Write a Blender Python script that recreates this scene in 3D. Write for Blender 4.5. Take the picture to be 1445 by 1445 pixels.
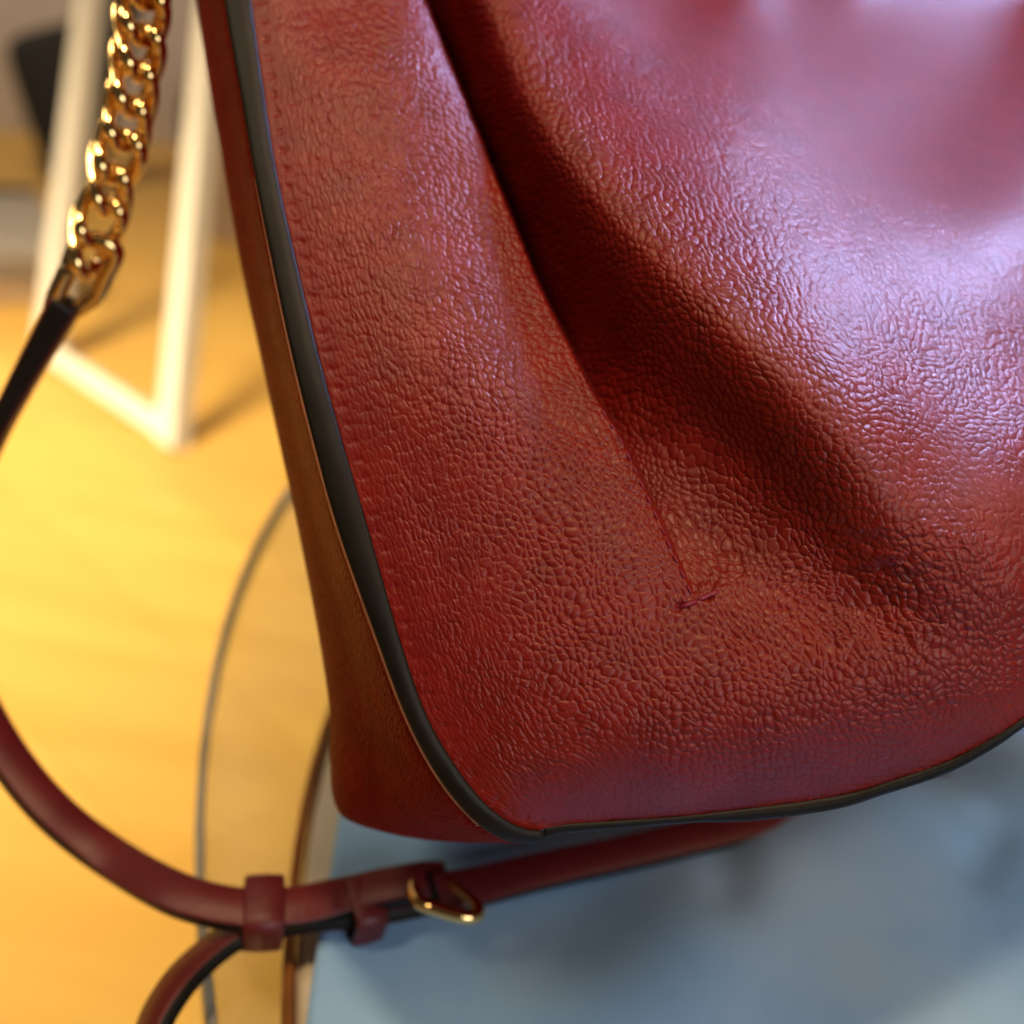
import bpy, bmesh, math, random
import numpy as np
from mathutils import Matrix, Vector

for o in list(bpy.data.objects):
    bpy.data.objects.remove(o)
scene = bpy.context.scene
COL = scene.collection
random.seed(7)

# ------------------------------------------------------------------ camera
PITCH, ROLL, HALF = math.radians(27), math.radians(11), math.radians(25)
CAM_H = 0.24                                  # metres above the cloth (z = 0)
KPX = math.tan(HALF) / 722.5
C0 = np.array([0.0, 0.0, CAM_H])
FW = np.array([0.0, math.cos(PITCH), -math.sin(PITCH)])
_R0 = np.array([1.0, 0.0, 0.0])
_U0 = np.array([0.0, math.sin(PITCH), math.cos(PITCH)])
RT = _R0 * math.cos(ROLL) + _U0 * math.sin(ROLL)
UP = _U0 * math.cos(ROLL) - _R0 * math.sin(ROLL)
cam = bpy.data.cameras.new('camera')
cam.angle = 2 * HALF
cam.clip_start = 0.01
cam.clip_end = 60
cam.dof.use_dof = True
cam.dof.focus_distance = 0.206
cam.dof.aperture_fstop = cam.lens / 5.2
cam.dof.aperture_blades = 0
camo = bpy.data.objects.new('camera', cam)
COL.objects.link(camo)
camo.matrix_world = Matrix(((RT[0], UP[0], -FW[0], C0[0]), (RT[1], UP[1], -FW[1], C0[1]),
                            (RT[2], UP[2], -FW[2], C0[2]), (0, 0, 0, 1)))
scene.camera = camo

# ------------------------------------------------------------------ light
FLOOR = -0.5                                  # the room's floor
world = bpy.data.worlds.new('World')
scene.world = world
world.use_nodes = True
bg = world.node_tree.nodes['Background']
bg.inputs[0].default_value = (1.0, 0.78, 0.58, 1)
bg.inputs[1].default_value = 0.05


def area(name, loc, target, sx, sy, power, colour):
    l = bpy.data.lights.new(name, 'AREA')
    l.shape = 'RECTANGLE'
    l.size, l.size_y, l.energy, l.color = sx, sy, power, colour
    o = bpy.data.objects.new(name, l)
    COL.objects.link(o)
    o.location = loc
    o.rotation_euler = (Vector(target) - Vector(loc)).to_track_quat('-Z', 'Y').to_euler()
    return o


area('ceiling_lamp', (1.30, -0.08, 1.66), (0.08, 0.22, 0.12), 0.40, 0.40, 8.5, (1.0, 0.66, 0.36))
area('overhead_lamp', (-0.10, -0.12, 1.9), (0.0, 0.2, 0.0), 0.15, 0.15, 15.5, (1.0, 0.67, 0.37))
area('floor_fill', (-1.80, -0.10, 1.9), (-0.80, 1.15, FLOOR), 1.2, 1.2, 21, (1.0, 0.80, 0.50)).data.spread = math.radians(44)  # added fill for the floor and white frame, beam narrowed to spare the bag
area('wall_fill', (-1.6, 2.3, 1.9), (-1.5, 3.4, 0.2), 0.4, 0.4, 9, (1.0, 0.82, 0.62)).data.spread = math.radians(100)  # added fill that brightens only the far wall
area('window_daylight', (0.98, 1.16, 1.70), (0.13, 0.31, 0.28), 0.36, 0.28, 0.68, (0.44, 0.53, 1.0)).data.spread = math.radians(17)
area('cloth_fill', (1.0, -1.15, 0.95), (0.12, 0.25, 0.0), 0.8, 0.8, 11, (0.98, 0.97, 0.95))  # added fill reaching the cloth under the bag, stands in for ambient light
scene.view_settings.view_transform = 'Standard'
scene.view_settings.look = 'None'
scene.view_settings.exposure = 0.0
scene.view_settings.gamma = 1.0


# ------------------------------------------------------------------ helpers
def ray(x, y):
    x = np.asarray(x, float)[..., None]
    y = np.asarray(y, float)[..., None]
    return FW + RT * (x - 722.5) * KPX + UP * (722.5 - y) * KPX


def W(x, y, d):                               # a point seen at (x, y), d metres deep
    return C0 + ray(x, y) * np.asarray(d, float)[..., None]


def on(x, y, z):                              # a point seen at (x, y) on the level z
    r = ray(x, y)
    return C0 + r * ((z - CAM_H) / r[..., 2])[..., None]


def mesh_obj(name, verts, faces, mats, parent=None, smooth=True, mat_ids=None):
    me = bpy.data.meshes.new(name)
    verts = np.asarray(verts, np.float32).reshape(-1, 3)
    if isinstance(faces, np.ndarray):
        n = len(faces)
        k = faces.shape[1]
        me.vertices.add(len(verts))
        me.vertices.foreach_set('co', verts.ravel())
        me.loops.add(n * k)
        me.loops.foreach_set('vertex_index', faces.astype(np.int32).ravel())
        me.polygons.add(n)
        me.polygons.foreach_set('loop_start', np.arange(0, n * k, k, dtype=np.int32))
        me.update(calc_edges=True)
        me.validate()
    else:
        me.from_pydata([tuple(map(float, v)) for v in verts], [], [tuple(map(int, f)) for f in faces])
    for m in (mats if isinstance(mats, (list, tuple)) else [mats]):
        me.materials.append(m)
    if mat_ids is not None:
        me.polygons.foreach_set('material_index', np.asarray(mat_ids, np.int32))
    if smooth:
        me.polygons.foreach_set('use_smooth', np.ones(len(me.polygons), bool))
    me.update()
    o = bpy.data.objects.new(name, me)
    COL.objects.link(o)
    if parent is not None:
        o.parent = parent
        o.matrix_parent_inverse = Matrix.Translation(-parent.location)
    return o


def grid_faces(nr, nc, close=False):
    i = np.arange(nr - 1)[:, None]
    j = np.arange(nc if close else nc - 1)[None, :]
    a = i * nc + j
    b = i * nc + (j + 1) % nc
    return np.stack([a, b, b + nc, a + nc], -1).reshape(-1, 4)


def tag(o, label, cat, group=None):
    o['label'] = label
    o['category'] = cat
    if group:
        o['group'] = group
    return o


def struct(o):
    o['kind'] = 'structure'
    return o


def empty(name, loc):
    o = bpy.data.objects.new(name, None)
    o.empty_display_size = 0.02
    COL.objects.link(o)
    o.location = tuple(map(float, loc))
    return o


def spline(pts, n, closed=False):             # Catmull-Rom through pts, n samples evenly in chord length
    P = np.asarray(pts, float)
    if closed:
        P = np.vstack([P[-1], P, P[0], P[1]])
    else:
        P = np.vstack([2 * P[0] - P[1], P, 2 * P[-1] - P[-2]])
    out = []
    m = 24
    for k in range(1, len(P) - 2):
        t = np.linspace(0, 1, m, endpoint=False)[:, None]
        p0, p1, p2, p3 = P[k - 1], P[k], P[k + 1], P[k + 2]
        out.append(0.5 * (2 * p1 + (p2 - p0) * t + (2 * p0 - 5 * p1 + 4 * p2 - p3) * t ** 2
                          + (3 * p1 - p0 - 3 * p2 + p3) * t ** 3))
    out = np.vstack(out + [P[-2][None]])
    s = np.r_[0, np.cumsum(np.linalg.norm(np.diff(out, axis=0), axis=1))]
    q = np.linspace(0, s[-1], n + 1)[:-1] if closed else np.linspace(0, s[-1], n)
    return np.stack([np.interp(q, s, out[:, c]) for c in range(P.shape[1])], 1)


def norm(v):
    return v / np.maximum(np.linalg.norm(v, axis=-1, keepdims=True), 1e-12)


def box(name, lo, hi, mat, parent=None, bevel=0.0, rot=0.0, loc=None):
    bm = bmesh.new()
    bmesh.ops.create_cube(bm, size=1)
    c = [(a + b) / 2 for a, b in zip(lo, hi)]
    s = [b - a for a, b in zip(lo, hi)]
    for v in bm.verts:
        v.co = Vector([v.co[k] * s[k] + c[k] for k in range(3)])
    if bevel:
        bmesh.ops.bevel(bm, geom=bm.edges[:], offset=bevel, segments=3, affect='EDGES', profile=0.5)
    if loc is not None:
        bm.transform(Matrix.Translation(loc) @ Matrix.Rotation(rot, 4, 'Z'))
    me = bpy.data.meshes.new(name)
    bm.to_mesh(me)
    bm.free()
    me.materials.append(mat)
    o = bpy.data.objects.new(name, me)
    COL.objects.link(o)
    if parent is not None:
        o.parent = parent
        o.matrix_parent_inverse = Matrix.Translation(-parent.location)
    return o


def tube(path, radius, mat, name, parent=None, closed=True, nseg=12, flat=1.0, nrm=None):
    """a wire along path; flat squeezes its section along the frame normal"""
    P = np.asarray(path, float)
    n = len(P)
    T = norm(np.roll(P, -1, 0) - np.roll(P, 1, 0)) if closed else norm(np.gradient(P, axis=0))
    if nrm is None:
        nrm = np.array([0.31, 0.2, 0.93])
    N = norm(np.broadcast_to(nrm, T.shape) - T * (T * nrm).sum(1, keepdims=True))
    B = np.cross(T, N)
    a = np.linspace(0, 2 * math.pi, nseg, endpoint=False)
    V = P[:, None] + radius * (B[:, None] * np.cos(a)[None, :, None] + flat * N[:, None] * np.sin(a)[None, :, None])
    F = [tuple(f) for f in grid_faces(n, nseg, True)]
    if closed:
        F += [((n - 1) * nseg + j, (n - 1) * nseg + (j + 1) % nseg, (j + 1) % nseg, j) for j in range(nseg)]
    else:
        F += [tuple(range(nseg - 1, -1, -1)), tuple((n - 1) * nseg + j for j in range(nseg))]
    return mesh_obj(name, V.reshape(-1, 3), F, mat, parent)


# ------------------------------------------------------------------ noise (numpy)
def _h(ix, iy, iz, seed):
    n = (ix.astype(np.uint32) * np.uint32(374761393) + iy.astype(np.uint32) * np.uint32(668265263)
         + iz.astype(np.uint32) * np.uint32(2246822519) + np.uint32(seed * 3266489917 & 0xffffffff))
    n = (n ^ (n >> np.uint32(13))) * np.uint32(1274126177)
    n = n ^ (n >> np.uint32(16))
    return n


def vnoise(p, seed=0):                        # value noise, -1..1
    p = np.asarray(p, np.float32)
    i = np.floor(p).astype(np.int32)
    f = p - i
    f = f * f * (3 - 2 * f)
    out = np.zeros(p.shape[:-1], np.float32)
    for dx in (0, 1):
        for dy in (0, 1):
            for dz in (0, 1):
                w = (f[..., 0] if dx else 1 - f[..., 0]) * (f[..., 1] if dy else 1 - f[..., 1]) * (f[..., 2] if dz else 1 - f[..., 2])
                out += w * (_h(i[..., 0] + dx, i[..., 1] + dy, i[..., 2] + dz, seed).astype(np.float32) / 2147483648.0 - 1.0)
    return out


def cells(p, seed=0, jit=0.9):                # 2-D worley F1, F2 and a random per cell
    p = np.asarray(p, np.float32)
    i = np.floor(p).astype(np.int32)
    f = p - i
    f1 = np.full(p.shape[:-1], 9, np.float32)
    f2 = f1.copy()
    idr = np.zeros_like(f1)
    zero = np.zeros_like(i[..., 0])
    for dx in (-2, -1, 0, 1, 2):
        for dy in (-2, -1, 0, 1, 2):
            if abs(dx) + abs(dy) > 3:
                continue
            h = _h(i[..., 0] + dx, i[..., 1] + dy, zero, seed)
            jx = (h & np.uint32(2047)).astype(np.float32) / 2047 - 0.5
            jy = ((h >> np.uint32(11)) & np.uint32(2047)).astype(np.float32) / 2047 - 0.5
            d = np.sqrt((dx + 0.5 + jit * jx - f[..., 0]) ** 2 + (dy + 0.5 + jit * jy - f[..., 1]) ** 2)
            near = d < f1
            f2 = np.where(near, f1, np.minimum(f2, d))
            idr = np.where(near, jx + 0.5, idr)
            f1 = np.where(near, d, f1)
    return f1, f2, idr


def sstep(a, b, x):
    t = np.clip((x - a) / (b - a), 0, 1)
    return t * t * (3 - 2 * t)


# ------------------------------------------------------------------ materials
def new_mat(name):
    m = bpy.data.materials.new(name)
    m.use_nodes = True
    nt = m.node_tree
    return m, nt, nt.nodes['Principled BSDF']


def nd(nt, t, **kw):
    n = nt.nodes.new(t)
    for k, v in kw.items():
        setattr(n, k, v)
    return n


def ramp(nt, src, stops):
    r = nd(nt, 'ShaderNodeValToRGB')
    e = r.color_ramp.elements
    while len(e) < len(stops):
        e.new(0.5)
    for el, (p, c) in zip(e, stops):
        el.position = p
        el.color = (*c, 1)
    nt.links.new(src, r.inputs[0])
    return r.outputs[0]


def noise(nt, scale, detail=3, vec=None, rough=0.5):
    n = nd(nt, 'ShaderNodeTexNoise')
    n.inputs['Scale'].default_value = scale
    n.inputs['Detail'].default_value = detail
    n.inputs['Roughness'].default_value = rough
    if vec is not None:
        nt.links.new(vec, n.inputs['Vector'])
    return n.outputs[0]


def objco(nt, scale=(1, 1, 1), rot=(0, 0, 0)):
    t = nd(nt, 'ShaderNodeTexCoord')
    mp = nd(nt, 'ShaderNodeMapping')
    mp.inputs['Scale'].default_value = scale
    mp.inputs['Rotation'].default_value = rot
    nt.links.new(t.outputs['Object'], mp.inputs['Vector'])
    return mp.outputs[0]


def bump(nt, bsdf, height, strength, dist, prev=None):
    b = nd(nt, 'ShaderNodeBump')
    b.inputs['Strength'].default_value = strength
    b.inputs['Distance'].default_value = dist
    nt.links.new(height, b.inputs['Height'])
    if prev is not None:
        nt.links.new(prev, b.inputs['Normal'])
    nt.links.new(b.outputs[0], bsdf.inputs['Normal'])
    return b.outputs[0]


def leather(name, base, dark, rough, grain=0.0, spec=0.5):
    m, nt, b = new_mat(name)
    co = objco(nt)
    c = ramp(nt, noise(nt, 120, 4, co), [(0.3, dark), (0.7, base)])
    nt.links.new(c, b.inputs['Base Color'])
    r = nd(nt, 'ShaderNodeMapRange')
    r.inputs['To Min'].default_value = rough - 0.05
    r.inputs['To Max'].default_value = rough + 0.07
    nt.links.new(noise(nt, 900, 2, co), r.inputs[0])
    nt.links.new(r.outputs[0], b.inputs['Roughness'])
    b.inputs['Specular IOR Level'].default_value = spec
    n1 = bump(nt, b, noise(nt, 3600, 4, co), 0.6, 0.00008)
    if grain:
        v = nd(nt, 'ShaderNodeTexVoronoi', feature='DISTANCE_TO_EDGE')
        v.inputs['Scale'].default_value = 620
        nt.links.new(co, v.inputs['Vector'])
        h = ramp(nt, v.outputs['Distance'], [(0.0, (0, 0, 0)), (0.25, (1, 1, 1))])
        bump(nt, b, h, grain, 0.0003, n1)
    return m


M = {}
M['leather'] = leather('red_grained_leather', (0.215, 0.0085, 0.0045), (0.16, 0.0055, 0.0033), 0.385, 0.0, 0.4)
M['leather_side'] = leather('red_side_leather', (0.215, 0.0085, 0.0045), (0.16, 0.0055, 0.0033), 0.5, 0.9, 0.025)
M['strap'] = leather('burgundy_strap_leather', (0.13, 0.010, 0.013), (0.10, 0.008, 0.011), 0.42, 0.15)
m, nt, b = new_mat('dark_edge_paint')
co = objco(nt)
nt.links.new(ramp(nt, noise(nt, 60, 3, co), [(0.3, (0.006, 0.0045, 0.0035)), (0.8, (0.012, 0.009, 0.007))]), b.inputs['Base Color'])
b.inputs['Roughness'].default_value = 0.48
b.inputs['Specular IOR Level'].default_value = 0.22
bump(nt, b, noise(nt, 500, 3, co), 0.25, 0.0003)
M['edge'] = m
m, nt, b = new_mat('dark_red_thread')
b.inputs['Base Color'].default_value = (0.22, 0.008, 0.035, 1)
b.inputs['Roughness'].default_value = 0.5
M['thread'] = m
m, nt, b = new_mat('gold_metal')
b.inputs['Base Color'].default_value = (0.95, 0.66, 0.28, 1)
b.inputs['Metallic'].default_value = 1
b.inputs['Roughness'].default_value = 0.10
M['gold'] = m

m, nt, b = new_mat('orange_wood_floor')
co = objco(nt, (2.2, 26, 1), (0, 0, math.radians(38)))
c1 = ramp(nt, noise(nt, 1.0, 5, co), [(0.25, (0.66, 0.39, 0.085)), (0.75, (0.78, 0.49, 0.125))])
br = nd(nt, 'ShaderNodeTexBrick')
br.inputs['Scale'].default_value = 1
br.inputs['Brick Width'].default_value = 1.2
br.inputs['Row Height'].default_value = 0.19
br.inputs['Mortar Size'].default_value = 0.0015
br.inputs['Color1'].default_value = (1, 1, 1, 1)
br.inputs['Color2'].default_value = (0.87, 0.85, 0.82, 1)
br.inputs['Mortar'].default_value = (0.75, 0.68, 0.6, 1)
nt.links.new(objco(nt, (1, 1, 1), (0, 0, math.radians(38))), br.inputs['Vector'])
mx = nd(nt, 'ShaderNodeMix', data_type='RGBA', blend_type='MULTIPLY')
mx.inputs[0].default_value = 1
nt.links.new(c1, mx.inputs[6])
nt.links.new(br.outputs[0], mx.inputs[7])
nt.links.new(mx.outputs[2], b.inputs['Base Color'])
b.inputs['Roughness'].default_value = 0.42
M['floor'] = m

m, nt, b = new_mat('beige_wall_paint')
nt.links.new(ramp(nt, noise(nt, 3, 4, objco(nt)), [(0.3, (0.66, 0.60, 0.56)), (0.7, (0.72, 0.66, 0.61))]), b.inputs['Base Color'])
b.inputs['Roughness'].default_value = 0.8
M['wall'] = m

m, nt, b = new_mat('pale_blue_cotton')
co = objco(nt)
nt.links.new(ramp(nt, noise(nt, 14, 5, co), [(0.25, (0.20, 0.43, 0.80)), (0.5, (0.31, 0.56, 0.92)), (0.78, (0.46, 0.69, 0.95))]), b.inputs['Base Color'])
b.inputs['Roughness'].default_value = 0.85
b.inputs['Sheen Weight'].default_value = 0.2
wv = nd(nt, 'ShaderNodeTexWave')
wv.inputs['Scale'].default_value = 500
wv.inputs['Distortion'].default_value = 1
nt.links.new(co, wv.inputs['Vector'])
bump(nt, b, wv.outputs[0], 0.3, 0.0003)
M['cloth'] = m


def plain(name, col, rough, var=0.12, scale=8, metal=0):
    m, nt, b = new_mat(name)
    a = tuple(c * (1 - var) for c in col)
    z = tuple(min(1, c * (1 + var)) for c in col)
    nt.links.new(ramp(nt, noise(nt, scale, 4, objco(nt)), [(0.3, a), (0.7, z)]), b.inputs['Base Color'])
    b.inputs['Roughness'].default_value = rough
    b.inputs['Metallic'].default_value = metal
    return m


M['lip'] = plain('warm_lit_leather_edge', (0.26, 0.085, 0.03), 0.5, 0.2, 300)  # warm light caught by the red leather's raw edge, put into the colour
M['cream'] = plain('cream_lacquer', (0.74, 0.66, 0.52), 0.4, 0.05, 20)
M['white'] = plain('white_lacquer', (0.84, 0.80, 0.72), 0.4, 0.04)
M['brown'] = plain('brown_wood_edge', (0.25, 0.085, 0.018), 0.45, 0.2, 40)
M['black'] = plain('black_fabric', (0.014, 0.012, 0.011), 0.85)
M['grey'] = plain('grey_fabric', (0.30, 0.27, 0.25), 0.9)
M['beige'] = plain('beige_card', (0.50, 0.39, 0.29), 0.85)
M['dark'] = plain('dark_brown_cloth', (0.04, 0.028, 0.02), 0.8)
M['rim'] = plain('grey_glass_edge', (0.34, 0.34, 0.30), 0.25, 0.1, 30)
m, nt, b = new_mat('clear_table_glass')
tr = nd(nt, 'ShaderNodeBsdfTransparent')
tr.inputs[0].default_value = (0.93, 0.95, 0.93, 1)
gl = nd(nt, 'ShaderNodeBsdfGlossy')
gl.inputs['Roughness'].default_value = 0.03
df = nd(nt, 'ShaderNodeBsdfDiffuse')
df.inputs[0].default_value = (0.75, 0.74, 0.70, 1)
m1 = nd(nt, 'ShaderNodeMixShader')
m2 = nd(nt, 'ShaderNodeMixShader')
m1.inputs[0].default_value = 0.12
dn = nd(nt, 'ShaderNodeMapRange')
dn.inputs['To Min'].default_value = 0.03
dn.inputs['To Max'].default_value = 0.18
nt.links.new(noise(nt, 24, 3, objco(nt)), dn.inputs[0])
nt.links.new(dn.outputs[0], m1.inputs[0])
nt.links.new(tr.outputs[0], m1.inputs[1])
nt.links.new(df.outputs[0], m1.inputs[2])
m2.inputs[0].default_value = 0.05
nt.links.new(m1.outputs[0], m2.inputs[1])
nt.links.new(gl.outputs[0], m2.inputs[2])
nt.links.new(m2.outputs[0], nt.nodes['Material Output'].inputs[0])
M['glass'] = m

# ------------------------------------------------------------------ the setting
struct(box('floor', (-4, -2.5, FLOOR - 0.05), (5, 6, FLOOR), M['floor']))
wa, wb = np.array([-1.69, 3.24]), np.array([-1.26, 3.51])
wd = (wb - wa) / np.linalg.norm(wb - wa)
wang = math.atan2(wd[1], wd[0])
struct(box('wall', (-2.2, 0.0, FLOOR + 0.001), (3.2, 0.1, 2.1), M['wall'], rot=wang, loc=(wa[0], wa[1], 0)))

# white frame standing on the floor
pa = on(66, 512, FLOOR)
pb = on(243, 632, FLOOR)
fr_e = empty('floor_frame', (pa + pb) / 2)
tag(fr_e, 'white rectangular frame standing on the orange wooden floor behind the chain', 'frame')
fdir = norm(pb - pa)
fl = float(np.linalg.norm(pb - pa))
fang = math.atan2(fdir[1], fdir[0])
fup = norm(W(128.0, 0.0, 1.98) - pa)
fy = norm(np.cross(fup, fdir))
lean = Matrix(((fdir[0], fy[0], fup[0], pa[0]), (fdir[1], fy[1], fup[1], pa[1]), (fdir[2], fy[2], fup[2], pa[2]), (0, 0, 0, 1)))
for nm, lo, hi in (('post', (-0.020, -0.02, 0), (0.020, 0.02, 1.5)), ('post', (fl - 0.020, -0.02, 0), (fl + 0.020, 0.02, 1.5)),
                   ('rail', (0.0205, -0.018, 0.004), (fl - 0.0205, 0.018, 0.04)), ('rail', (0.0205, -0.018, 1.45), (fl - 0.0205, 0.018, 1.495))):
    o = box(nm, lo, hi, M['white'], fr_e, 0.004)
    o.data.transform(lean)

# things against the far wall
def slab(name, px, d, depth, mat, label, cat, bev=0.02):
    """a soft thing with the given front outline, d metres off, depth metres thick"""
    P = W(np.array([q[0] for q in px]), np.array([q[1] for q in px]), np.full(len(px), d))
    P = spline(P, 40, True)
    back = np.array([FW[0], FW[1], 0])
    back /= np.linalg.norm(back)
    c = P.mean(0)
    rings = []
    for k, (s, t) in enumerate([(0.0, -0.12), (0.5, -0.1), (0.85, -0.02), (1.0, 0.25), (1.0, 0.75), (0.85, 1.0), (0.0, 1.05)]):
        rings.append(c + (P - c) * s + back * depth * t)
    V = np.vstack(rings)
    V[:, 2] = np.maximum(V[:, 2], FLOOR + 0.001)
    o = mesh_obj(name, V, [tuple(f) for f in grid_faces(len(rings), 40, True)], mat)
    tag(o, label, cat)
    return o


slab('black_bag', [(2, 62), (50, 40), (110, 20), (180, -60), (176, 45), (150, 130), (135, 215), (116, 290), (84, 310), (52, 230), (18, 135)], 2.75, 0.12,
     M['black'], 'black slouching fabric bag beside the white frame near the wall', 'bag')
g0, g1 = on(-60, 432, FLOOR), on(104, 432, FLOOR)
gd = norm(g1 - g0)
ga = math.atan2(gd[1], gd[0])
gl_ = float(np.linalg.norm(g1 - g0))
ge = empty('footstool', g1)
tag(ge, 'low grey upholstered footstool on the floor at the left edge', 'footstool')
mt = Matrix.Translation(Vector(g1)) @ Matrix.Rotation(ga, 4, 'Z')
for nm, lo, hi, mm in (('base', (-gl_, 0.0, 0.0), (0, 0.42, 0.05), 'beige'), ('cushion', (-gl_, -0.005, 0.051), (0.005, 0.425, 0.10), 'grey'),
                       ('piping', (-gl_, 0.415, 0.1005), (0.005, 0.43, 0.115), 'dark')):
    o = box(nm, lo, hi, M[mm], ge, 0.006)
    o.data.transform(mt)
u0, u1 = on(262, 214, FLOOR), W(292, 60, 3.3)
sh = tube(spline([u0, (u0 * 0.7 + u1 * 0.3), u1], 14), 0.02, M['dark'], 'folded_umbrella', None, False, 10)
V = sh.data.vertices
for i, v in enumerate(V):
    k = i // 10
    f = [0.5, 0.8, 1.1, 1.5, 1.9, 2.1, 2.0, 1.7, 1.3, 0.8, 0.45, 0.4, 0.4, 0.4][k]
    c = Vector((u0 + (u1 - u0) * k / 13))
    v.co = c + (v.co - c) * f
tag(sh, 'dark folded umbrella leaning on the wall inside the white frame', 'umbrella')
b0 = on(318, 342, FLOOR)
bx_ = box('cardboard_box', (-0.06, 0, 0), (0.34, 0.3, 0.42), M['beige'], rot=wang - 0.15, loc=tuple(b0), bevel=0.006)
tag(bx_, 'beige cardboard box behind the right post of the white frame', 'box')

# ------------------------------------------------------------------ table, board, cloth
TC, TR = np.array([0.546, 0.4535]), 0.656
te = empty('glass_table', (TC[0], TC[1], FLOOR))
tag(te, 'round clear glass table with a grey edge under the blue cloth', 'table')


def disc(name, c, r, z0, z1, mat, parent=None, n=160, bev=0.002):
    a = np.linspace(0, 2 * math.pi, n, endpoint=False)
    prof = [(0.0, z0), (r - bev, z0), (r, z0 + bev), (r, z1 - bev), (r - bev, z1), (0.0, z1)]
    V = np.vstack([np.stack([c[0] + q * np.cos(a), c[1] + q * np.sin(a), np.full(n, z)], 1) for q, z in prof[1:-1]])
    F = [tuple(f) for f in grid_faces(4, n, True)] + [tuple(range(n - 1, -1, -1)), tuple(range(3 * n, 4 * n))]
    return mesh_obj(name, V, F, mat, parent, smooth=False)


def ring(name, c, r0, r1, z0, z1, mat, parent=None, n=160):
    a = np.linspace(0, 2 * math.pi, n, endpoint=False)
    b = min(0.0015, (z1 - z0) / 3, (r1 - r0) / 3)
    prof = [(r0, z0 + b), (r0 + b, z0), (r1 - b, z0), (r1, z0 + b), (r1, z1 - b), (r1 - b, z1), (r0 + b, z1), (r0, z1 - b)]
    V = np.stack([np.stack([c[0] + q * np.cos(a), c[1] + q * np.sin(a), np.full(n, z)], 1) for q, z in prof], 1).reshape(-1, 3)
    k = len(prof)
    F = [tuple(f) for f in grid_faces(n, k, True)] + [((n - 1) * k + j, (n - 1) * k + (j + 1) % k, (j + 1) % k, j) for j in range(k)]
    return mesh_obj(name, V, F, mat, parent)


disc('table_top', TC, TR - 0.0035, -0.018, -0.010, M['glass'], te)
ring('glass_edge', TC, TR - 0.003, TR, -0.0185, -0.0095, M['rim'], te)
for k in range(3):
    a = math.radians(20 + 120 * k)
    x, y = TC[0] + 0.33 * math.cos(a), TC[1] + 0.33 * math.sin(a)
    tube([(x, y, FLOOR + 0.001), (x, y, -0.25), (x, y, -0.0182)], 0.02, M['white'], 'leg', te, False, 16)
BC, BR = np.array([0.402, 0.304]), 0.451
be = empty('round_board', (BC[0], BC[1], -0.0098))
tag(be, 'round cream board with a thin brown wooden rim lying on the glass table', 'board')
disc('board_top', BC, BR - 0.0035, -0.0098, -0.001, M['cream'], be)
ring('rim', BC, BR - 0.003, BR, -0.0098, 0.001, M['brown'], be)

# cloth: a rounded sheet with slack folds, its left edge just inside the board's rim
NA, NR = 360, 150
ang = np.linspace(0, 2 * math.pi, NA, endpoint=False)
rad = np.linspace(0.02, 1, NR) ** 0.8
lim = 0.4425 + 0.0025 * np.sin(3 * ang + 0.6) + 0.0015 * np.sin(7 * ang + 1.0) + 0.007 * np.exp(-((ang - math.pi - 0.33) / 0.10) ** 2)
RR = rad[:, None] * lim[None, :]
cx = BC[0] + RR * np.cos(ang)
cy = BC[1] + RR * np.sin(ang)
q = np.stack([cx, cy, np.zeros_like(cx)], -1)
cz = 0.004 + 0.003 * (1 + vnoise(q * 9, 3)) + 0.0016 * (1 + vnoise(q * 24 + 5, 4))


def fold(px, amp, width):                     # a soft crease in the sheet along px
    global cz
    P = on(np.array([a[0] for a in px]), np.array([a[1] for a in px]), 0.004)[:, :2]
    best = np.full(cx.shape, 9.0)
    for a, c in zip(P[:-1], P[1:]):
        d = c - a
        t = np.clip(((cx - a[0]) * d[0] + (cy - a[1]) * d[1]) / (d @ d), 0, 1)
        best = np.minimum(best, np.hypot(cx - a[0] - t * d[0], cy - a[1] - t * d[1]))
    cz = cz + amp * np.exp(-(best / width) ** 2)


fold([(1004, 1185), (1004, 1230), (1014, 1285), (1006, 1310)], -0.0025, 0.008)
fold([(1210, 1170), (1080, 1270), (960, 1370), (880, 1445)], 0.011, 0.026)
fold([(1445, 1180), (1330, 1300), (1230, 1445)], 0.012, 0.035)
fold([(1380, 1225), (1350, 1270)], -0.004, 0.008)
top = np.stack([cx, cy, np.maximum(cz, 0.0016)], -1).reshape(-1, 3)
low = top[-NA:].copy()
low[:, 2] = 0.0
V = np.vstack([top, low])
F = np.vstack([grid_faces(NR, NA, True), np.stack([(NR - 1) * NA + np.arange(NA), (NR - 1) * NA + (np.arange(NA) + 1) % NA,
                                                   NR * NA + (np.arange(NA) + 1) % NA, NR * NA + np.arange(NA)], 1)])
co_ = mesh_obj('blue_cloth', V, F, M['cloth'])
bm = bmesh.new(); bm.from_mesh(co_.data)
bm.verts.ensure_lookup_table()
bm.faces.new([bm.verts[i] for i in range(NA)])
bmesh.ops.recalc_face_normals(bm, faces=bm.faces[:])
for f in bm.faces: f.smooth = True
bm.to_mesh(co_.data); bm.free()
tag(co_, 'pale blue cotton cloth with soft folds spread under the red handbag', 'cloth')

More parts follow.
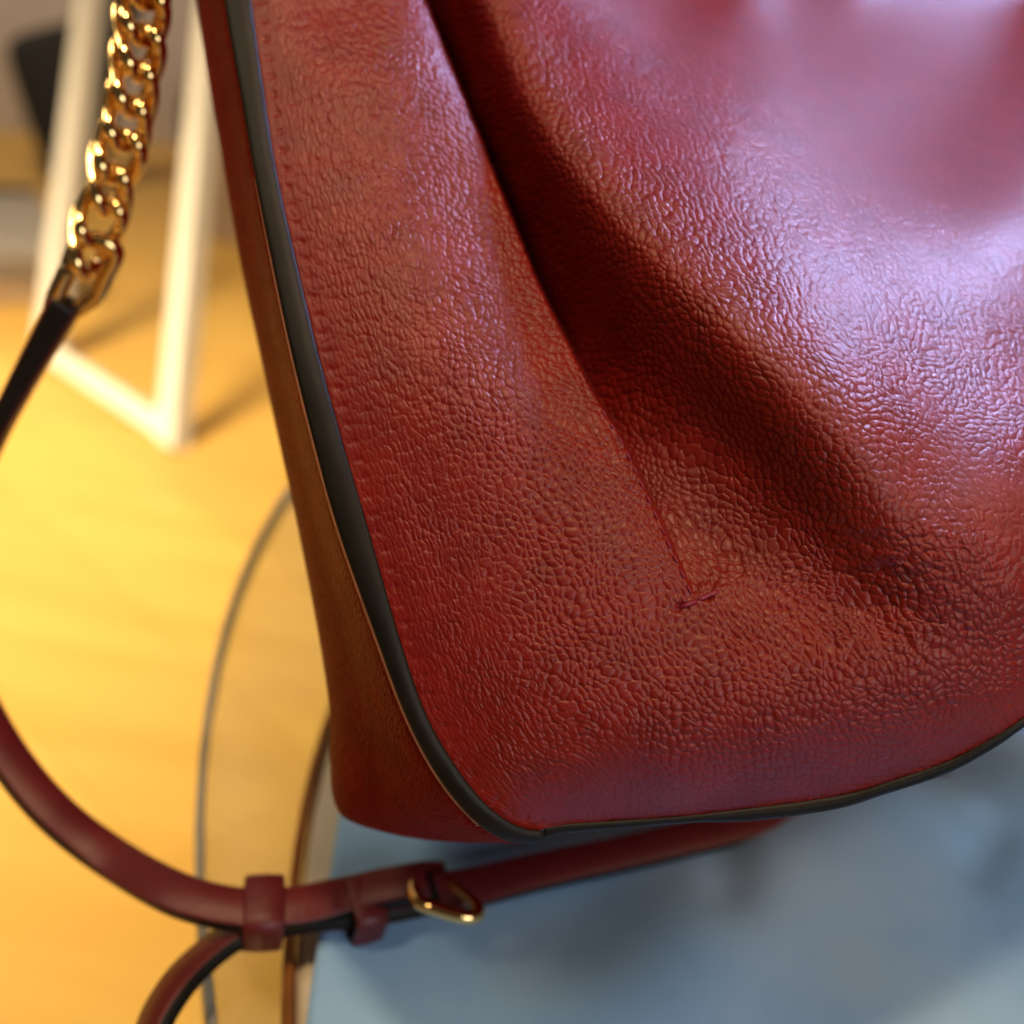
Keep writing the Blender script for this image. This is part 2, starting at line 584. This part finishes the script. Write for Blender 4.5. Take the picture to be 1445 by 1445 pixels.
# ------------------------------------------------------------------ handbag
EDGE_A = [(278, -300, 250), (300, -120, 243), (316, 0, 236), (338, 125, 230), (360, 250, 224), (385, 375, 219), (412, 500, 214), (443, 625, 210), (478, 750, 207),
          (531, 900, 204), (570, 1004, 203), (604, 1073, 203), (639, 1125, 203.5), (677, 1165, 204.5), (718, 1188, 206), (764, 1190, 207.5)]
EDGE_B = [(322, -300, 250), (341, -120, 243), (355, 0, 236), (372, 125, 230), (392, 250, 224), (420, 375, 219), (450, 500, 214), (484, 625, 210), (521, 750, 207),
          (564, 900, 204), (600, 1004, 203), (638, 1073, 203), (677, 1125, 203.5), (712, 1155, 204.5), (742, 1169, 206), (768, 1172, 207.5)]
EDGE_C = [(768, 1166, 209), (800, 1161, 209), (890, 1155, 209.5), (978, 1148, 210), (1112, 1132, 210), (1202, 1117, 209.5), (1269, 1096, 209), (1336, 1073, 208.5),
          (1380, 1051, 208), (1445, 1011, 208), (1520, 958, 211), (1620, 880, 218), (1760, 770, 235)]
EDGE_D = [(768, 1182, 209), (800, 1176, 209), (890, 1168, 209.5), (978, 1161, 210), (1068, 1158, 210), (1180, 1142, 209.5), (1246, 1122, 209), (1336, 1092, 208.5),
          (1403, 1056, 208), (1445, 1027, 208), (1520, 978, 211), (1620, 905, 218), (1760, 798, 235)]
RIDGE = [(652, -300, 275), (665, -150, 261), (692, 0, 247), (738, 120, 236), (800, 220, 226), (882, 318, 216.5), (978, 418, 207), (1085, 518, 199.5), (1180, 615, 196), (1260, 718, 195.2),
         (1335, 830, 197), (1395, 930, 201)]
RIDGE_XY = [tuple(a) for a in spline([(a[0], a[1]) for a in RIDGE], 60)]
VALLEY = [(520, -300, 264), (560, -150, 254), (600, 0, 245), (680, 200, 235), (760, 400, 223.5), (830, 540, 215.5), (885, 632, 211), (935, 740, 207), (982, 846, 203.6)]


def lines(pts, n, fn=None):
    q = spline(pts, n)
    return [tuple(fn(*r) if fn else r) for r in q]


CTRL = []
CTRL += lines(EDGE_B, 34, lambda x, y, d: (x, y, d + 0.9))
CTRL += lines(EDGE_B[:-3], 26, lambda x, y, d: (x + 30, y - 8, d + 0.3))
CTRL += lines(VALLEY, 50)
CTRL += lines(RIDGE, 44, lambda x, y, d: (x, y, d + 0.5))
CTRL += lines(RIDGE[2:-1], 30, lambda x, y, d: (x - 38, y + 36, d + 3.6 - 1.2 * max(0, (y - 500) / 400)))
CTRL += lines([(1000, 765, 208.5), (1060, 792, 207), (1140, 818, 204.8), (1250, 845, 201.5)], 12)
CTRL += lines(RIDGE[7:-2], 12, lambda x, y, d: (x - 72, y + 66, d + 11 - 5 * max(0, min(1, (y - 350) / 500))))
CTRL += lines(RIDGE[:-2], 30, lambda x, y, d: (x + 46, y - 42, d + 4.3 + 2.5 * max(0, (320 - y) / 320)))
CTRL += lines(RIDGE[:-3], 20, lambda x, y, d: (x + 130, y - 120, d + 20 + 12 * max(0, (320 - y) / 320)))
CTRL += lines(RIDGE[2:-5], 8, lambda x, y, d: (x + 265, y - 250, d + 84))
CTRL += [
    (440, 0, 238.5), (520, 0, 241), (400, -300, 254), (480, 200, 226.3), (590, 200, 229), (500, 330, 220), (590, 350, 219.6), (665, 400, 219.4), (540, 500, 212.9), (640, 520, 211.3),
    (745, 560, 211), (800, 650, 208.7), (600, 650, 208.0), (700, 700, 206.0),
    (600, 800, 205.4), (750, 800, 203.8), (850, 800, 203.4), (680, 920, 202), (850, 940, 200.3), (800, 1050, 200.8), (720, 1080, 202.3), (930, 850, 203.2),
    (1040, 880, 202.3), (1150, 900, 200.8),
    (1445, 730, 203), (1445, 620, 211), (1445, 510, 226), (1200, 0, 358), (1000, -100, 340), (1200, -200, 355), (1445, -280, 445), (1445, 400, 241), (1445, 300, 261), (1445, 200, 302), (1445, 100, 355), (1445, 0, 420), (1600, 600, 232),
    (1760, -250, 460), (1760, 0, 375), (1760, 400, 288), (1760, 700, 243), (1600, 800, 214),
    (1445, 850, 201), (1410, 980, 203.5), (1300, 950, 199.5), (1220, 920, 199), (1100, 960, 199.3), (1000, 1000, 199.3), (900, 1050, 200.3), (1100, 1050, 201.0), (950, 1110, 204.2), (820, 1120, 204.5),
    (1250, 1040, 202.8)]
CTRL += lines(EDGE_C, 20)


def tps(ctrl, x, y, lam=1e-3):                # thin-plate surface through the control depths (mm)
    c = np.array(ctrl, float)
    P = c[:, :2] / 1000
    n = len(P)
    def phi(r2): return r2 * np.log(np.maximum(r2, 1e-12)) * 0.5
    K_ = phi(((P[:, None] - P[None]) ** 2).sum(-1)) + lam * np.eye(n)
    A = np.zeros((n + 3, n + 3))
    A[:n, :n] = K_
    A[:n, n] = 1; A[:n, n + 1:] = P
    A[n, :n] = 1; A[n + 1:, :n] = P.T
    w = np.linalg.solve(A, np.r_[c[:, 2], 0, 0, 0])
    out = w[n] + w[n + 1] * x / 1000 + w[n + 2] * y / 1000
    for k in range(n):
        out = out + w[k] * phi((x / 1000 - P[k, 0]) ** 2 + (y / 1000 - P[k, 1]) ** 2)
    return out


def poly_dist(px, x, y):                      # signed distance (right positive) and arc position 0..1 along a polyline
    P = np.array(px, float)
    best = np.full(x.shape, 1e9); sg = np.zeros(x.shape); pos = np.zeros(x.shape)
    L = np.r_[0, np.cumsum(np.linalg.norm(np.diff(P, axis=0), axis=1))]
    for k in range(len(P) - 1):
        d = P[k + 1] - P[k]
        t = np.clip(((x - P[k, 0]) * d[0] + (y - P[k, 1]) * d[1]) / (d @ d), 0, 1)
        ex, ey = x - P[k, 0] - t * d[0], y - P[k, 1] - t * d[1]
        r = np.hypot(ex, ey)
        m = r < best
        best = np.where(m, r, best)
        sg = np.where(m, np.sign(ex * d[1] - ey * d[0]), sg)
        pos = np.where(m, (L[k] + t * (L[k + 1] - L[k])) / L[-1], pos)
    return best * sg, pos


CREASE = [(520, -300), (560, -150), (600, 0), (680, 200), (760, 400), (830, 540), (885, 632), (935, 740), (982, 846)]


GS = 5.0
_tx, _ty = np.arange(220, 1830, GS), np.arange(-350, 1250, GS)
TPSG = tps(CTRL, *np.meshgrid(_tx, _ty))


def bicubic(G, fx, fy_):
    fx = np.clip(fx, 1, G.shape[1] - 3.001); fy_ = np.clip(fy_, 1, G.shape[0] - 3.001)
    ix, iy = fx.astype(int), fy_.astype(int)
    def wts(t): return (-0.5 * t + t * t - 0.5 * t ** 3, 1 - 2.5 * t * t + 1.5 * t ** 3, 0.5 * t + 2 * t * t - 1.5 * t ** 3, -0.5 * t * t + 0.5 * t ** 3)
    wx, wy = wts(fx - ix), wts(fy_ - iy)
    out = 0
    for b_ in range(4):
        row = 0
        for a_ in range(4):
            row = row + wx[a_] * G[iy + b_ - 1, ix + a_ - 1]
        out = out + wy[b_] * row
    return out


def base_depth(x, y):
    d = bicubic(TPSG, (x - _tx[0]) / GS, (y - _ty[0]) / GS)
    s, pos = poly_dist(CREASE, x, y)
    jump = np.interp(pos, [0, 0.25, 0.42, 0.59, 0.72, 0.80, 0.90, 0.975, 1.0], [27, 26, 25, 22.5, 18, 11, 5, 1.6, 0.0])
    edge = sstep(-2.5, 2.5, s)
    sr_, _ = poly_dist(RIDGE_XY, x, y)
    q_ = np.clip(np.maximum(s, 0) / np.maximum(np.maximum(s, 0) + np.maximum(-sr_, 0), 1e-6), 0, 1)
    d = d + edge * 1.28 * jump * (1 - q_) ** 1.9 + (1 - edge) * np.minimum(1.3, jump * 0.3) * np.exp(np.minimum(s, 0) / 14)
    # little pucker at the bar tack
    for (qx, qy, a, w) in ((958, 857, 0.9, 7), (1000, 842, 0.8, 7), (980, 848, 0.35, 16)):
        d = d + a * np.exp(-((x - qx) ** 2 + (y - qy) ** 2) / (w * w))
    return d


left = spline([(b[0] - 9, b[1]) for b in EDGE_B], 600)
bot = spline([(c[0], c[1] + 3) for c in EDGE_C], 600)
bot[0] = left[-1]
NT, NS = 860, 900


def param(n, frac_fine, fine_lo):             # dense over the part in view, coarse outside
    k = int(n * 0.94)
    if fine_lo:
        return np.r_[np.linspace(0, frac_fine, n - k, endpoint=False), np.linspace(frac_fine, 1, k)]
    return np.r_[np.linspace(0, frac_fine, k, endpoint=False), np.linspace(frac_fine, 1, n - k)]


tt = param(NT, 0.165, True)
ss = param(NS, 0.79, False)
lq = np.linspace(0, 1, 600)
Lc = np.stack([np.interp(tt, lq, left[:, c]) for c in (0, 1)], 1)
Bc = np.stack([np.interp(ss, lq, bot[:, c]) for c in (0, 1)], 1)
p00, p10, p01, p11 = left[0], np.array([1760.0, -300.0]), left[-1], bot[-1]
Tc = p00 + (p10 - p00) * ss[:, None]
Rc = p10 + (p11 - p10) * tt[:, None]
S_, T_ = np.meshgrid(ss, tt)
S3, T3 = S_[..., None], T_[..., None]
XY = ((1 - S3) * Lc[:, None] + S3 * Rc[:, None] + (1 - T3) * Tc[None] + T3 * Bc[None]
      - ((1 - S3) * (1 - T3) * p00 + S3 * (1 - T3) * p10 + (1 - S3) * T3 * p01 + S3 * T3 * p11))
X, Y = XY[..., 0], XY[..., 1]
D = base_depth(X, Y)
P = W(X, Y, D / 1000)
dS = np.gradient(P, axis=1)
dT = np.gradient(P, axis=0)
N = norm(np.cross(dS, dT))
N = np.where(((P - C0) * N).sum(-1, keepdims=True) > 0, -N, N)

# relief: pebbles, stretched near the seams, with fans of creases where the hide is pulled
Pm = ((P - C0) * 1000).astype(np.float32)
warp = np.stack([vnoise(Pm * 0.55 + 17 * k, 20 + k) for k in range(3)], -1)
Pw = Pm + 0.55 * warp
bs, bpos = poly_dist([(b[0], b[1]) for b in EDGE_B], X, Y)
near_seam = 1 - sstep(25, 230, np.abs(bs) * (1 + 0.3 * warp[..., 0]))
very_near = 1 - sstep(10, 75, np.abs(bs))
seamdir = norm(W(527, 750, 0.207) - W(372, 125, 0.230))
fanw = np.exp(-(((X - 1270) / 170) ** 2 + ((Y - 835) / 105) ** 2)) * sstep(1040, 1200, X)


# flat hide coordinates (mm): arc length over the folded surface
gx = np.arange(240, 1800, 6.0)
gy = np.arange(-330, 1230, 6.0)
GX, GY = np.meshgrid(gx, gy)
GP = W(GX, GY, bicubic(TPSG, (GX - _tx[0]) / GS, (GY - _ty[0]) / GS) / 1000) * 1000
GU = np.cumsum(np.linalg.norm(np.diff(GP, axis=1, prepend=GP[:, :1]), axis=-1), axis=1)
GU = GU - GU[:, 70:71]
GV = np.cumsum(np.linalg.norm(np.diff(GP, axis=0, prepend=GP[:1]), axis=-1), axis=0)
GV = GV - GV[160:161]


def bil(G):
    fx = np.clip((X - gx[0]) / 6, 0, len(gx) - 1.001); fy_ = np.clip((Y - gy[0]) / 6, 0, len(gy) - 1.001)
    ix, iy = fx.astype(int), fy_.astype(int)
    fx, fy_ = fx - ix, fy_ - iy
    return (G[iy, ix] * (1 - fx) + G[iy, ix + 1] * fx) * (1 - fy_) + (G[iy + 1, ix] * (1 - fx) + G[iy + 1, ix + 1] * fx) * fy_


UV = np.stack([bil(GU), bil(GV)], -1).astype(np.float32) + 1.7 * np.stack([vnoise(Pm * 0.14 + 31 * k, 27 + k) for k in range(2)], -1) + 0.42 * warp[..., :2] + 0.12 * np.stack([vnoise(Pm * 1.7 + 9 * k, 25 + k) for k in range(2)], -1)


def pebble(p, seed, lo=0.0, hi=0.24):
    f1, f2, r = cells(p, seed, 0.8)
    e = f2 - f1
    return (0.42 * sstep(0, 0.2, e) + 0.58 * (1 - np.clip(f1 / 0.8, 0, 1) ** 2)) * (0.9 + 0.2 * r)


def stretch2(p, ang_, k):                     # lengthen cells along an angle (degrees, image sense)
    d = np.array([math.cos(math.radians(ang_)), math.sin(math.radians(ang_))], np.float32)
    return p - d * ((1 - 1 / k) * (p @ d))[..., None]


CELL = 1.42
h_iso = pebble(stretch2(UV, 58, 1.25) / CELL, 1)


def stretched(pts, direction, k):             # squeeze coordinates along direction so features lengthen that way
    d = direction.astype(np.float32)
    return pts - d * ((1 - 1 / k) * (pts @ d))[..., None]


h = h_iso.copy()
ms = near_seam > 0.002
sc = np.stack([np.abs(bs) * 0.137, bpos * 185 / 2.4], -1).astype(np.float32)
hs = pebble((sc[ms] + np.stack([0.4 * warp[..., 0][ms], 0.25 * warp[..., 1][ms]], -1)) / (CELL * 0.62), 2)
wgt = near_seam[ms]
h[ms] = h_iso[ms] * (1 - wgt) + hs * wgt
fine = vnoise(Pm * 2.6, 31) * 0.5 + vnoise(Pm * 5.2, 32) * 0.25
amp = 0.44 * (1 + 0.35 * vnoise(Pm * 0.11, 77)) * (1 - 0.62 * sstep(20, 120, poly_dist(RIDGE_XY, X, Y)[0])) * (1 - 0.55 * very_near) * (1 - 0.30 * near_seam)
bd, _ = poly_dist([(c[0], c[1]) for c in EDGE_C], X, Y)
amp = amp * (0.45 + 0.55 * sstep(8, 110, np.abs(bd)))
disp = amp * (h - 0.5) + 0.02 * fine
# long tension creases beside the seam
ten = vnoise(stretched(Pw, seamdir, 9) * 0.85, 41)
disp = disp - 0.10 * near_seam * (1 - 0.8 * very_near) * sstep(0.15, 0.9, 1 - np.abs(ten) * 3)
# fan of creases at the lower right, running in from the bulge towards the bar tack
th = np.arctan2(Y - 770, X - 930)
rr = np.hypot(X - 930, Y - 770)
wr = vnoise(np.stack([th * 17 + 0.8 * warp[..., 1], rr / 130, np.zeros_like(th)], -1), 51)
disp = disp - 0.42 * fanw * np.exp(-(wr * 3.2) ** 2)
wr2 = vnoise(np.stack([th * 36 + warp[..., 0], rr / 80, np.ones_like(th)], -1), 52)
disp = disp - 0.20 * fanw * np.exp(-(wr2 * 3.0) ** 2)
# rows of wrinkles across the wall of the fold and at the top of the ridge
sr, pr = poly_dist(RIDGE_XY, X, Y)
wallm = np.exp(-((sr + 70) / 80) ** 2)
w3 = vnoise(np.stack([pr * 75 + 0.7 * warp[..., 2], sr / 75, np.zeros_like(sr)], -1), 61)
disp = disp - 0.10 * wallm * np.exp(-(w3 * 3) ** 2)
# needle puckers along the seam
pk = (bpos * 185 / 3.1) % 1.0
disp = disp - 0.22 * np.exp(-((np.abs(bs) - 13) / 7) ** 2) * np.exp(-((pk - 0.5) / 0.16) ** 2)
Pd = P + N * (disp / 1000)[..., None]

BAG0 = on(800, 1100, 0.0)
bag = empty('handbag', (0.06, 0.40, 0.004))
tag(bag, 'red pebbled leather handbag with a pinched gusset and dark painted edges', 'handbag')
gus = mesh_obj('gusset_panel', Pd.reshape(-1, 3), grid_faces(NT, NS), M['leather'], bag)
gus['label'] = 'folded side gusset of coarse grained red leather with a stitched dart'


# painted raw edges along the seams
def binding(name, A, B, n, thick, crown):
    a = spline(A, n); b_ = spline(B, n)
    rows = []
    for f, dz in ((0.0, thick), (0.0, 0.5), (0.03, 0.12), (0.12, -0.1), (0.35, -0.1 - crown), (0.62, -0.15 - crown), (0.88, -0.1), (0.97, 0.15), (1.0, 0.6), (1.0, thick)):
        q = a * (1 - f) + b_ * f
        rows.append(W(q[:, 0], q[:, 1], (q[:, 2] + dz) / 1000))
    V = np.stack(rows, 1)
    w = vnoise(V * 260, 71)[..., None] * 0.00008 + vnoise(V * 1500, 72)[..., None] * 0.00003
    V = V + w * (C0 - V) / 0.2
    k = len(rows)
    F = [tuple(f) for f in grid_faces(n, k)] + [tuple(range(k - 1, -1, -1)), tuple((n - 1) * k + j for j in range(k))]
    F += [(i * k + k - 1, i * k, (i + 1) * k, (i + 1) * k + k - 1) for i in range(n - 1)]
    o = mesh_obj(name, V.reshape(-1, 3), F, M['edge'], bag)
    return o


binding('edge_binding', EDGE_A, EDGE_B, 260, 3.0, 0.25)
binding('edge_binding', EDGE_C, EDGE_D, 260, 4.0, 0.3)

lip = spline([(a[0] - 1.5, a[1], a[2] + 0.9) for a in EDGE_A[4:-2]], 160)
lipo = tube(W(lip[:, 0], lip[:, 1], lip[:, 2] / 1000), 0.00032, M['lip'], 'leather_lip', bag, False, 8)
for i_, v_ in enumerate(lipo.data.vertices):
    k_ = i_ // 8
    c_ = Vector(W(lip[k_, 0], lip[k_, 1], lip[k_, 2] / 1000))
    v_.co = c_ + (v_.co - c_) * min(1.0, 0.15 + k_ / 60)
lipo['label'] = 'thin leather lip beside the dark painted edge, its warm light painted in tan'

# side panel (left face of the bag), base and back
SIL = [(225, -300), (258, -120), (280, 0), (299, 125), (321, 250), (343, 375), (370, 500), (397, 625), (424, 750),
       (452, 900), (466, 1004), (466, 1073), (472, 1132), (500, 1160), (590, 1176), (735, 1181)]


def loft(name, rings, mat, sub=10, n=200, cap=False):
    R_ = [spline(r, n) for r in rings]
    V = np.stack(R_, 0)                       # rings x n x 3
    k = V.shape[0]
    out = []
    for i in range(n):
        out.append(spline(V[:, i], (k - 1) * sub + 1))
    V = np.stack(out, 1)
    return mesh_obj(name, V.reshape(-1, 3), grid_faces(V.shape[0], n), mat, bag)


A3 = np.array(EDGE_A, float)
S2 = np.array(SIL, float)
Wd = lambda x, y, d: W(np.asarray(x, float), np.asarray(y, float), np.asarray(d, float) / 1000)
r0 = Wd(A3[:, 0] + 4, A3[:, 1] - np.linspace(0, 6, len(A3)), A3[:, 2] + 1.0)
ra = Wd(A3[:, 0] * 0.93 + S2[:, 0] * 0.07 - 1, A3[:, 1] * 0.93 + S2[:, 1] * 0.07, A3[:, 2] + 3)
r1 = Wd(A3[:, 0] * 0.5 + S2[:, 0] * 0.5, A3[:, 1] * 0.5 + S2[:, 1] * 0.5, A3[:, 2] + 22)
r2 = Wd(S2[:, 0], S2[:, 1], A3[:, 2] + 52)
back_d = 0.12
low = np.linspace(0, 1, len(A3))
r3 = r2 + FW * 0.06 + RT * 0.004
r4 = r2 + FW * 0.12 + RT * 0.012 + UP * (0.012 * (low ** 6))[:, None]
r5 = r2 + FW * 0.14 + RT * 0.03 + UP * (0.03 * (low ** 6))[:, None]
sp = loft('side_panel', [r0, ra, r1, r2, r3, r4, r5], M['leather_side'])
sp['label'] = 'long red leather side panel seen at a shallow angle'
C3 = np.array(EDGE_D, float)
q0 = Wd(C3[:, 0], C3[:, 1] - 6, C3[:, 2] + 2)
q1 = q0 + FW * 0.03 + UP * 0.001
q3 = q0 + FW * 0.175
q3[:, 2] = 0.010 + 0.002 * np.sin(np.linspace(0, 9, len(q3)))
q2 = (q0 + q3) / 2 + UP * 0.002
q4 = q0 + FW * 0.19 + UP * 0.03
loft('base_panel', [q0, q1, q2, q3, q4], M['leather_side'], 6)
# far end and right side, out of the photograph's view: close the body
Rr = np.stack([Rc[:, 0], Rc[:, 1]], 1)[::60]
dR = base_depth(Rr[:, 0], Rr[:, 1])
v0 = Wd(Rr[:, 0], Rr[:, 1], dR)
loft('rear_side_panel', [v0, v0 + FW * 0.015 + RT * 0.04, v0 + FW * 0.08 + RT * 0.11, v0 + FW * 0.17 + RT * 0.09], M['leather_side'], 6)  # unseen bulge widened to keep the daylight beam off the cloth

Tt = np.stack([Tc[:, 0], Tc[:, 1]], 1)[::30]
dTt = base_depth(Tt[:, 0], Tt[:, 1])
t0 = Wd(Tt[:, 0], Tt[:, 1], dTt)
far_l, far_r = r5, (v0 + FW * 0.17 + RT * 0.09)
u_ = np.linspace(0, 1, len(t0))[:, None]
t1 = far_l[0] * (1 - u_) + far_r[-1 if np.linalg.norm(far_r[-1] - t0[-1]) < np.linalg.norm(far_r[0] - t0[-1]) else 0] * u_
loft('top_panel', [t0, (t0 * 0.6 + t1 * 0.4) + UP * 0.004, t1], M['leather_side'], 6, 80)
fl_, fr_ = spline(far_l, 40), spline(far_r, 40)
loft('rear_panel', [fl_, fl_ * 0.5 + fr_ * 0.5 + FW * 0.012, fr_], M['leather_side'], 8, 40)

# stitches of the dart and its bar tack
def stitch(a, c, r=0.00035):
    def surf(x, y, lift): return W(x, y, (float(base_depth(np.array([x]), np.array([y]))[0]) - lift) / 1000)
    pts = [surf(a[0], a[1], -0.3), surf(a[0] * 0.75 + c[0] * 0.25, a[1] * 0.75 + c[1] * 0.25, 0.25),
           surf((a[0] + c[0]) / 2, (a[1] + c[1]) / 2, 0.4), surf(a[0] * 0.25 + c[0] * 0.75, a[1] * 0.25 + c[1] * 0.75, 0.25), surf(c[0], c[1], -0.3)]
    tube(spline(pts, 9), r, M['thread'], 'stitch', bag, False, 7)


path = spline([(850, 573), (885, 632), (935, 740), (981, 842)], 14)
for k in range(13):
    a, c = path[k], path[k + 1]
    stitch(a + (c - a) * 0.1 + np.array([-3.5, 1]), a + (c - a) * 0.8 + np.array([-3.5, 1]), 0.00024)
stitch((958, 858), (984, 848), 0.00045)
stitch((984, 847), (1012, 835), 0.0005)

# ------------------------------------------------------------------ shoulder strap
st = empty('shoulder_strap', on(600, 1290, 0.01))
tag(st, 'burgundy leather shoulder strap with buckle and gold curb chain beside the bag', 'strap')


def ribbon(name, path, width, thick, wdir, n, mats):
    Q = spline(path, n)
    T = norm(np.gradient(Q, axis=0))
    wv = spline(wdir, n) if np.ndim(wdir) == 2 else np.broadcast_to(np.asarray(wdir, float), Q.shape)
    Bv = norm(wv - T * (wv * T).sum(1, keepdims=True))
    Nv = np.cross(T, Bv)
    th = np.interp(np.linspace(0, 1, n), np.linspace(0, 1, len(thick)), thick)[:, None] if np.ndim(thick) else thick
    wd_ = width
    e = 0.0006
    prof = [(-1, -0.5, e), (-1, 0.5, e), (-1 + e / wd_ * 2, 0.62, 0), (0, 0.66, 0), (1 - e / wd_ * 2, 0.62, 0), (1, 0.5, e), (1, -0.5, e), (1 - e / wd_ * 2, -0.62, 0), (-1 + e / wd_ * 2, -0.62, 0)]
    rows = [Q + Bv * (wd_ / 2 * p) + Nv * (th * q_) for p, q_, _ in prof]
    V = np.stack(rows, 1)
    k = len(prof)
    F = [tuple(f) for f in grid_faces(n, k, True)]
    ids = [1 if (j in (0, 1, 5, 4) and j in (0, 5)) else 0 for i in range(n - 1) for j in range(k)]
    F += [tuple(range(k - 1, -1, -1)), tuple((n - 1) * k + j for j in range(k))]
    ids += [1, 1]
    return mesh_obj(name, V.reshape(-1, 3), F, mats, st, True, ids)


def on3(x, y, z): return on(float(x), float(y), z)
def w3_(x, y, d): return W(float(x), float(y), float(d))


ZC = 0.016
main = [on3(1330, 1085, 0.018), on3(1180, 1130, 0.018), on3(1040, 1168, 0.018), on3(900, 1200, 0.018), on3(760, 1230, 0.019), on3(670, 1252, 0.021), on3(612, 1262, 0.025)]
ribbon('band', main, 0.0100, 0.0030, np.array([0.05, 1, 0.15]), 60, [M['strap'], M['edge']])
upper = [on3(625, 1245, 0.022), on3(590, 1246, 0.024), on3(540, 1254, 0.021), on3(480, 1268, 0.018), on3(410, 1282, 0.018), on3(340, 1284, 0.018), on3(250, 1262, 0.018),
         w3_(150, 1205, 0.288), w3_(70, 1140, 0.290), w3_(5, 1058, 0.293), w3_(-45, 960, 0.296), w3_(-72, 850, 0.298), w3_(-55, 740, 0.298), w3_(-18, 640, 0.296), w3_(32, 540, 0.292), w3_(96, 425, 0.286)]
ribbon('band', upper, 0.0100, [0.0036] * 13 + [0.0042, 0.0052, 0.0062], np.array([0.0, 1, 0.25]), 160, [M['strap'], M['edge']])
tail = [on3(600, 1272, 0.014), on3(540, 1284, 0.0125), on3(480, 1292, 0.012), on3(400, 1302, 0.011), on3(335, 1318, 0.010), on3(280, 1358, 0.008), on3(240, 1405, 0.006), on3(213, 1460, 0.002), on3(200, 1540, -0.006)]
ribbon('band', tail, 0.0105, 0.0034, np.array([-0.6, 0.6, -0.45]), 90, [M['strap'], M['edge']])


def keeper(c, ax, half_l, hw, hh):            # a leather loop round the band
    T = norm(ax)
    Bv = norm(np.array([0.0, 1, 0.2]) - T * T[1])
    Nv = np.cross(T, Bv)
    if Nv[2] < 0: Nv = -Nv
    a = np.linspace(0, 2 * math.pi, 28, endpoint=False)
    sx = np.sign(np.cos(a)) * np.abs(np.cos(a)) ** 0.45
    sz = np.sign(np.sin(a)) * np.abs(np.sin(a)) ** 0.45
    rows = []
    for l, g in ((-half_l, -0.0006), (-half_l, 0.0008), (-half_l + 0.0006, 0.0013), (0, 0.0015), (half_l - 0.0006, 0.0013), (half_l, 0.0008), (half_l, -0.0006)):
        rows.append(c + T * l + Bv * ((hw + g) * sx)[:, None] + Nv * ((hh + g) * sz)[:, None])
    V = np.stack(rows, 0)
    k = len(rows)
    F = [tuple(f) for f in grid_faces(k, 28, True)] + [((k - 1) * 28 + j, (k - 1) * 28 + (j + 1) % 28, (j + 1) % 28, j) for j in range(28)]
    ids = [1 if i in (0, 5, 6) else 0 for i in range(k) for j in range(28)]
    return mesh_obj('keeper', V.reshape(-1, 3), F, [M['strap'], M['edge']], st, True, ids)


kax = on3(410, 1282, 0.015) - on3(340, 1284, 0.015)
keeper(on3(371, 1288, 0.0145), kax, 0.0050, 0.0068, 0.0058)
kax = on3(540, 1270, 0.015) - on3(480, 1284, 0.015)
keeper(on3(511, 1283, 0.0145), kax, 0.0042, 0.0064, 0.0052)

# buckle: rounded wire frame, roller and prong
bk = [w3_(594, 1236, 0.286), w3_(612, 1238, 0.286), w3_(630, 1245, 0.284), w3_(652, 1260, 0.279), w3_(670, 1275, 0.275), w3_(674, 1290, 0.272), w3_(656, 1294, 0.270), w3_(620, 1284, 0.270),
      w3_(594, 1275, 0.272), w3_(585, 1264, 0.276), w3_(583, 1252, 0.280), w3_(585, 1240, 0.285)]
bko = tube(spline(bk, 60, True), 0.0018, M['gold'], 'buckle', st, True, 12)
def sub(path, r, nm):
    o = tube(path, r, M['gold'], nm, None, False, 12)
    o.parent = bko
    o.matrix_parent_inverse = Matrix.Translation(-st.location)
    return o
m = plain('brushed_steel', (0.55, 0.53, 0.50), 0.25, 0.05, 60, 1)
def sub2(*a):
    o = sub(*a)
    o.data.materials[0] = m
sub2(spline([w3_(584, 1230, 0.284), w3_(602, 1234, 0.283), w3_(622, 1240, 0.282)], 8), 0.0027, 'roller')
sub(spline([w3_(606, 1236, 0.282), w3_(612, 1256, 0.274), w3_(616, 1282, 0.267)], 8), 0.0009, 'prong')

# chain end ring holding the leather
er = [w3_(112, 342, 0.279), w3_(140, 340, 0.279), w3_(163, 356, 0.281), w3_(150, 388, 0.284), w3_(135, 418, 0.287), w3_(106, 438, 0.288), w3_(76, 446, 0.286), w3_(78, 420, 0.283), w3_(96, 378, 0.280)]
tube(spline(er, 60, True), 0.0023, M['gold'], 'end_ring', st, True, 14)
# gold curb chain
cp = spline([w3_(134, 335, 0.279), w3_(158, 255, 0.276), w3_(180, 165, 0.272), w3_(196, 70, 0.268), w3_(205, -40, 0.264), w3_(215, -180, 0.260)], 400)
clen = np.r_[0, np.cumsum(np.linalg.norm(np.diff(cp, axis=0), axis=1))]
PITCHL = 0.0084
nl = int(clen[-1] / PITCHL)
th = np.linspace(0, 2 * math.pi, 48, endpoint=False)
for k in range(nl + 1):
    s = k * PITCHL
    c = np.array([np.interp(s, clen, cp[:, j]) for j in range(3)])
    c2 = np.array([np.interp(s + 0.004, clen, cp[:, j]) for j in range(3)])
    c1 = np.array([np.interp(s - 0.004, clen, cp[:, j]) for j in range(3)])
    T = norm(c2 - c1)
    rj = random.Random(k)
    Bv = norm(np.cross(T, np.array([0.55 + rj.uniform(-0.35, 0.35), -0.80, 0.25 + rj.uniform(-0.25, 0.25)])))
    Nv = np.cross(Bv, T)
    L_, W_, Z_ = 0.0098, 0.0050, 0.0046
    pts = c + T * (L_ * np.cos(th))[:, None] + Bv * (W_ * np.sin(th))[:, None] + Nv * (Z_ * np.sin(2 * th + 0.3))[:, None]
    tube(pts, 0.0017, M['gold'], 'chain_link', st, True, 12, 0.7, Nv)
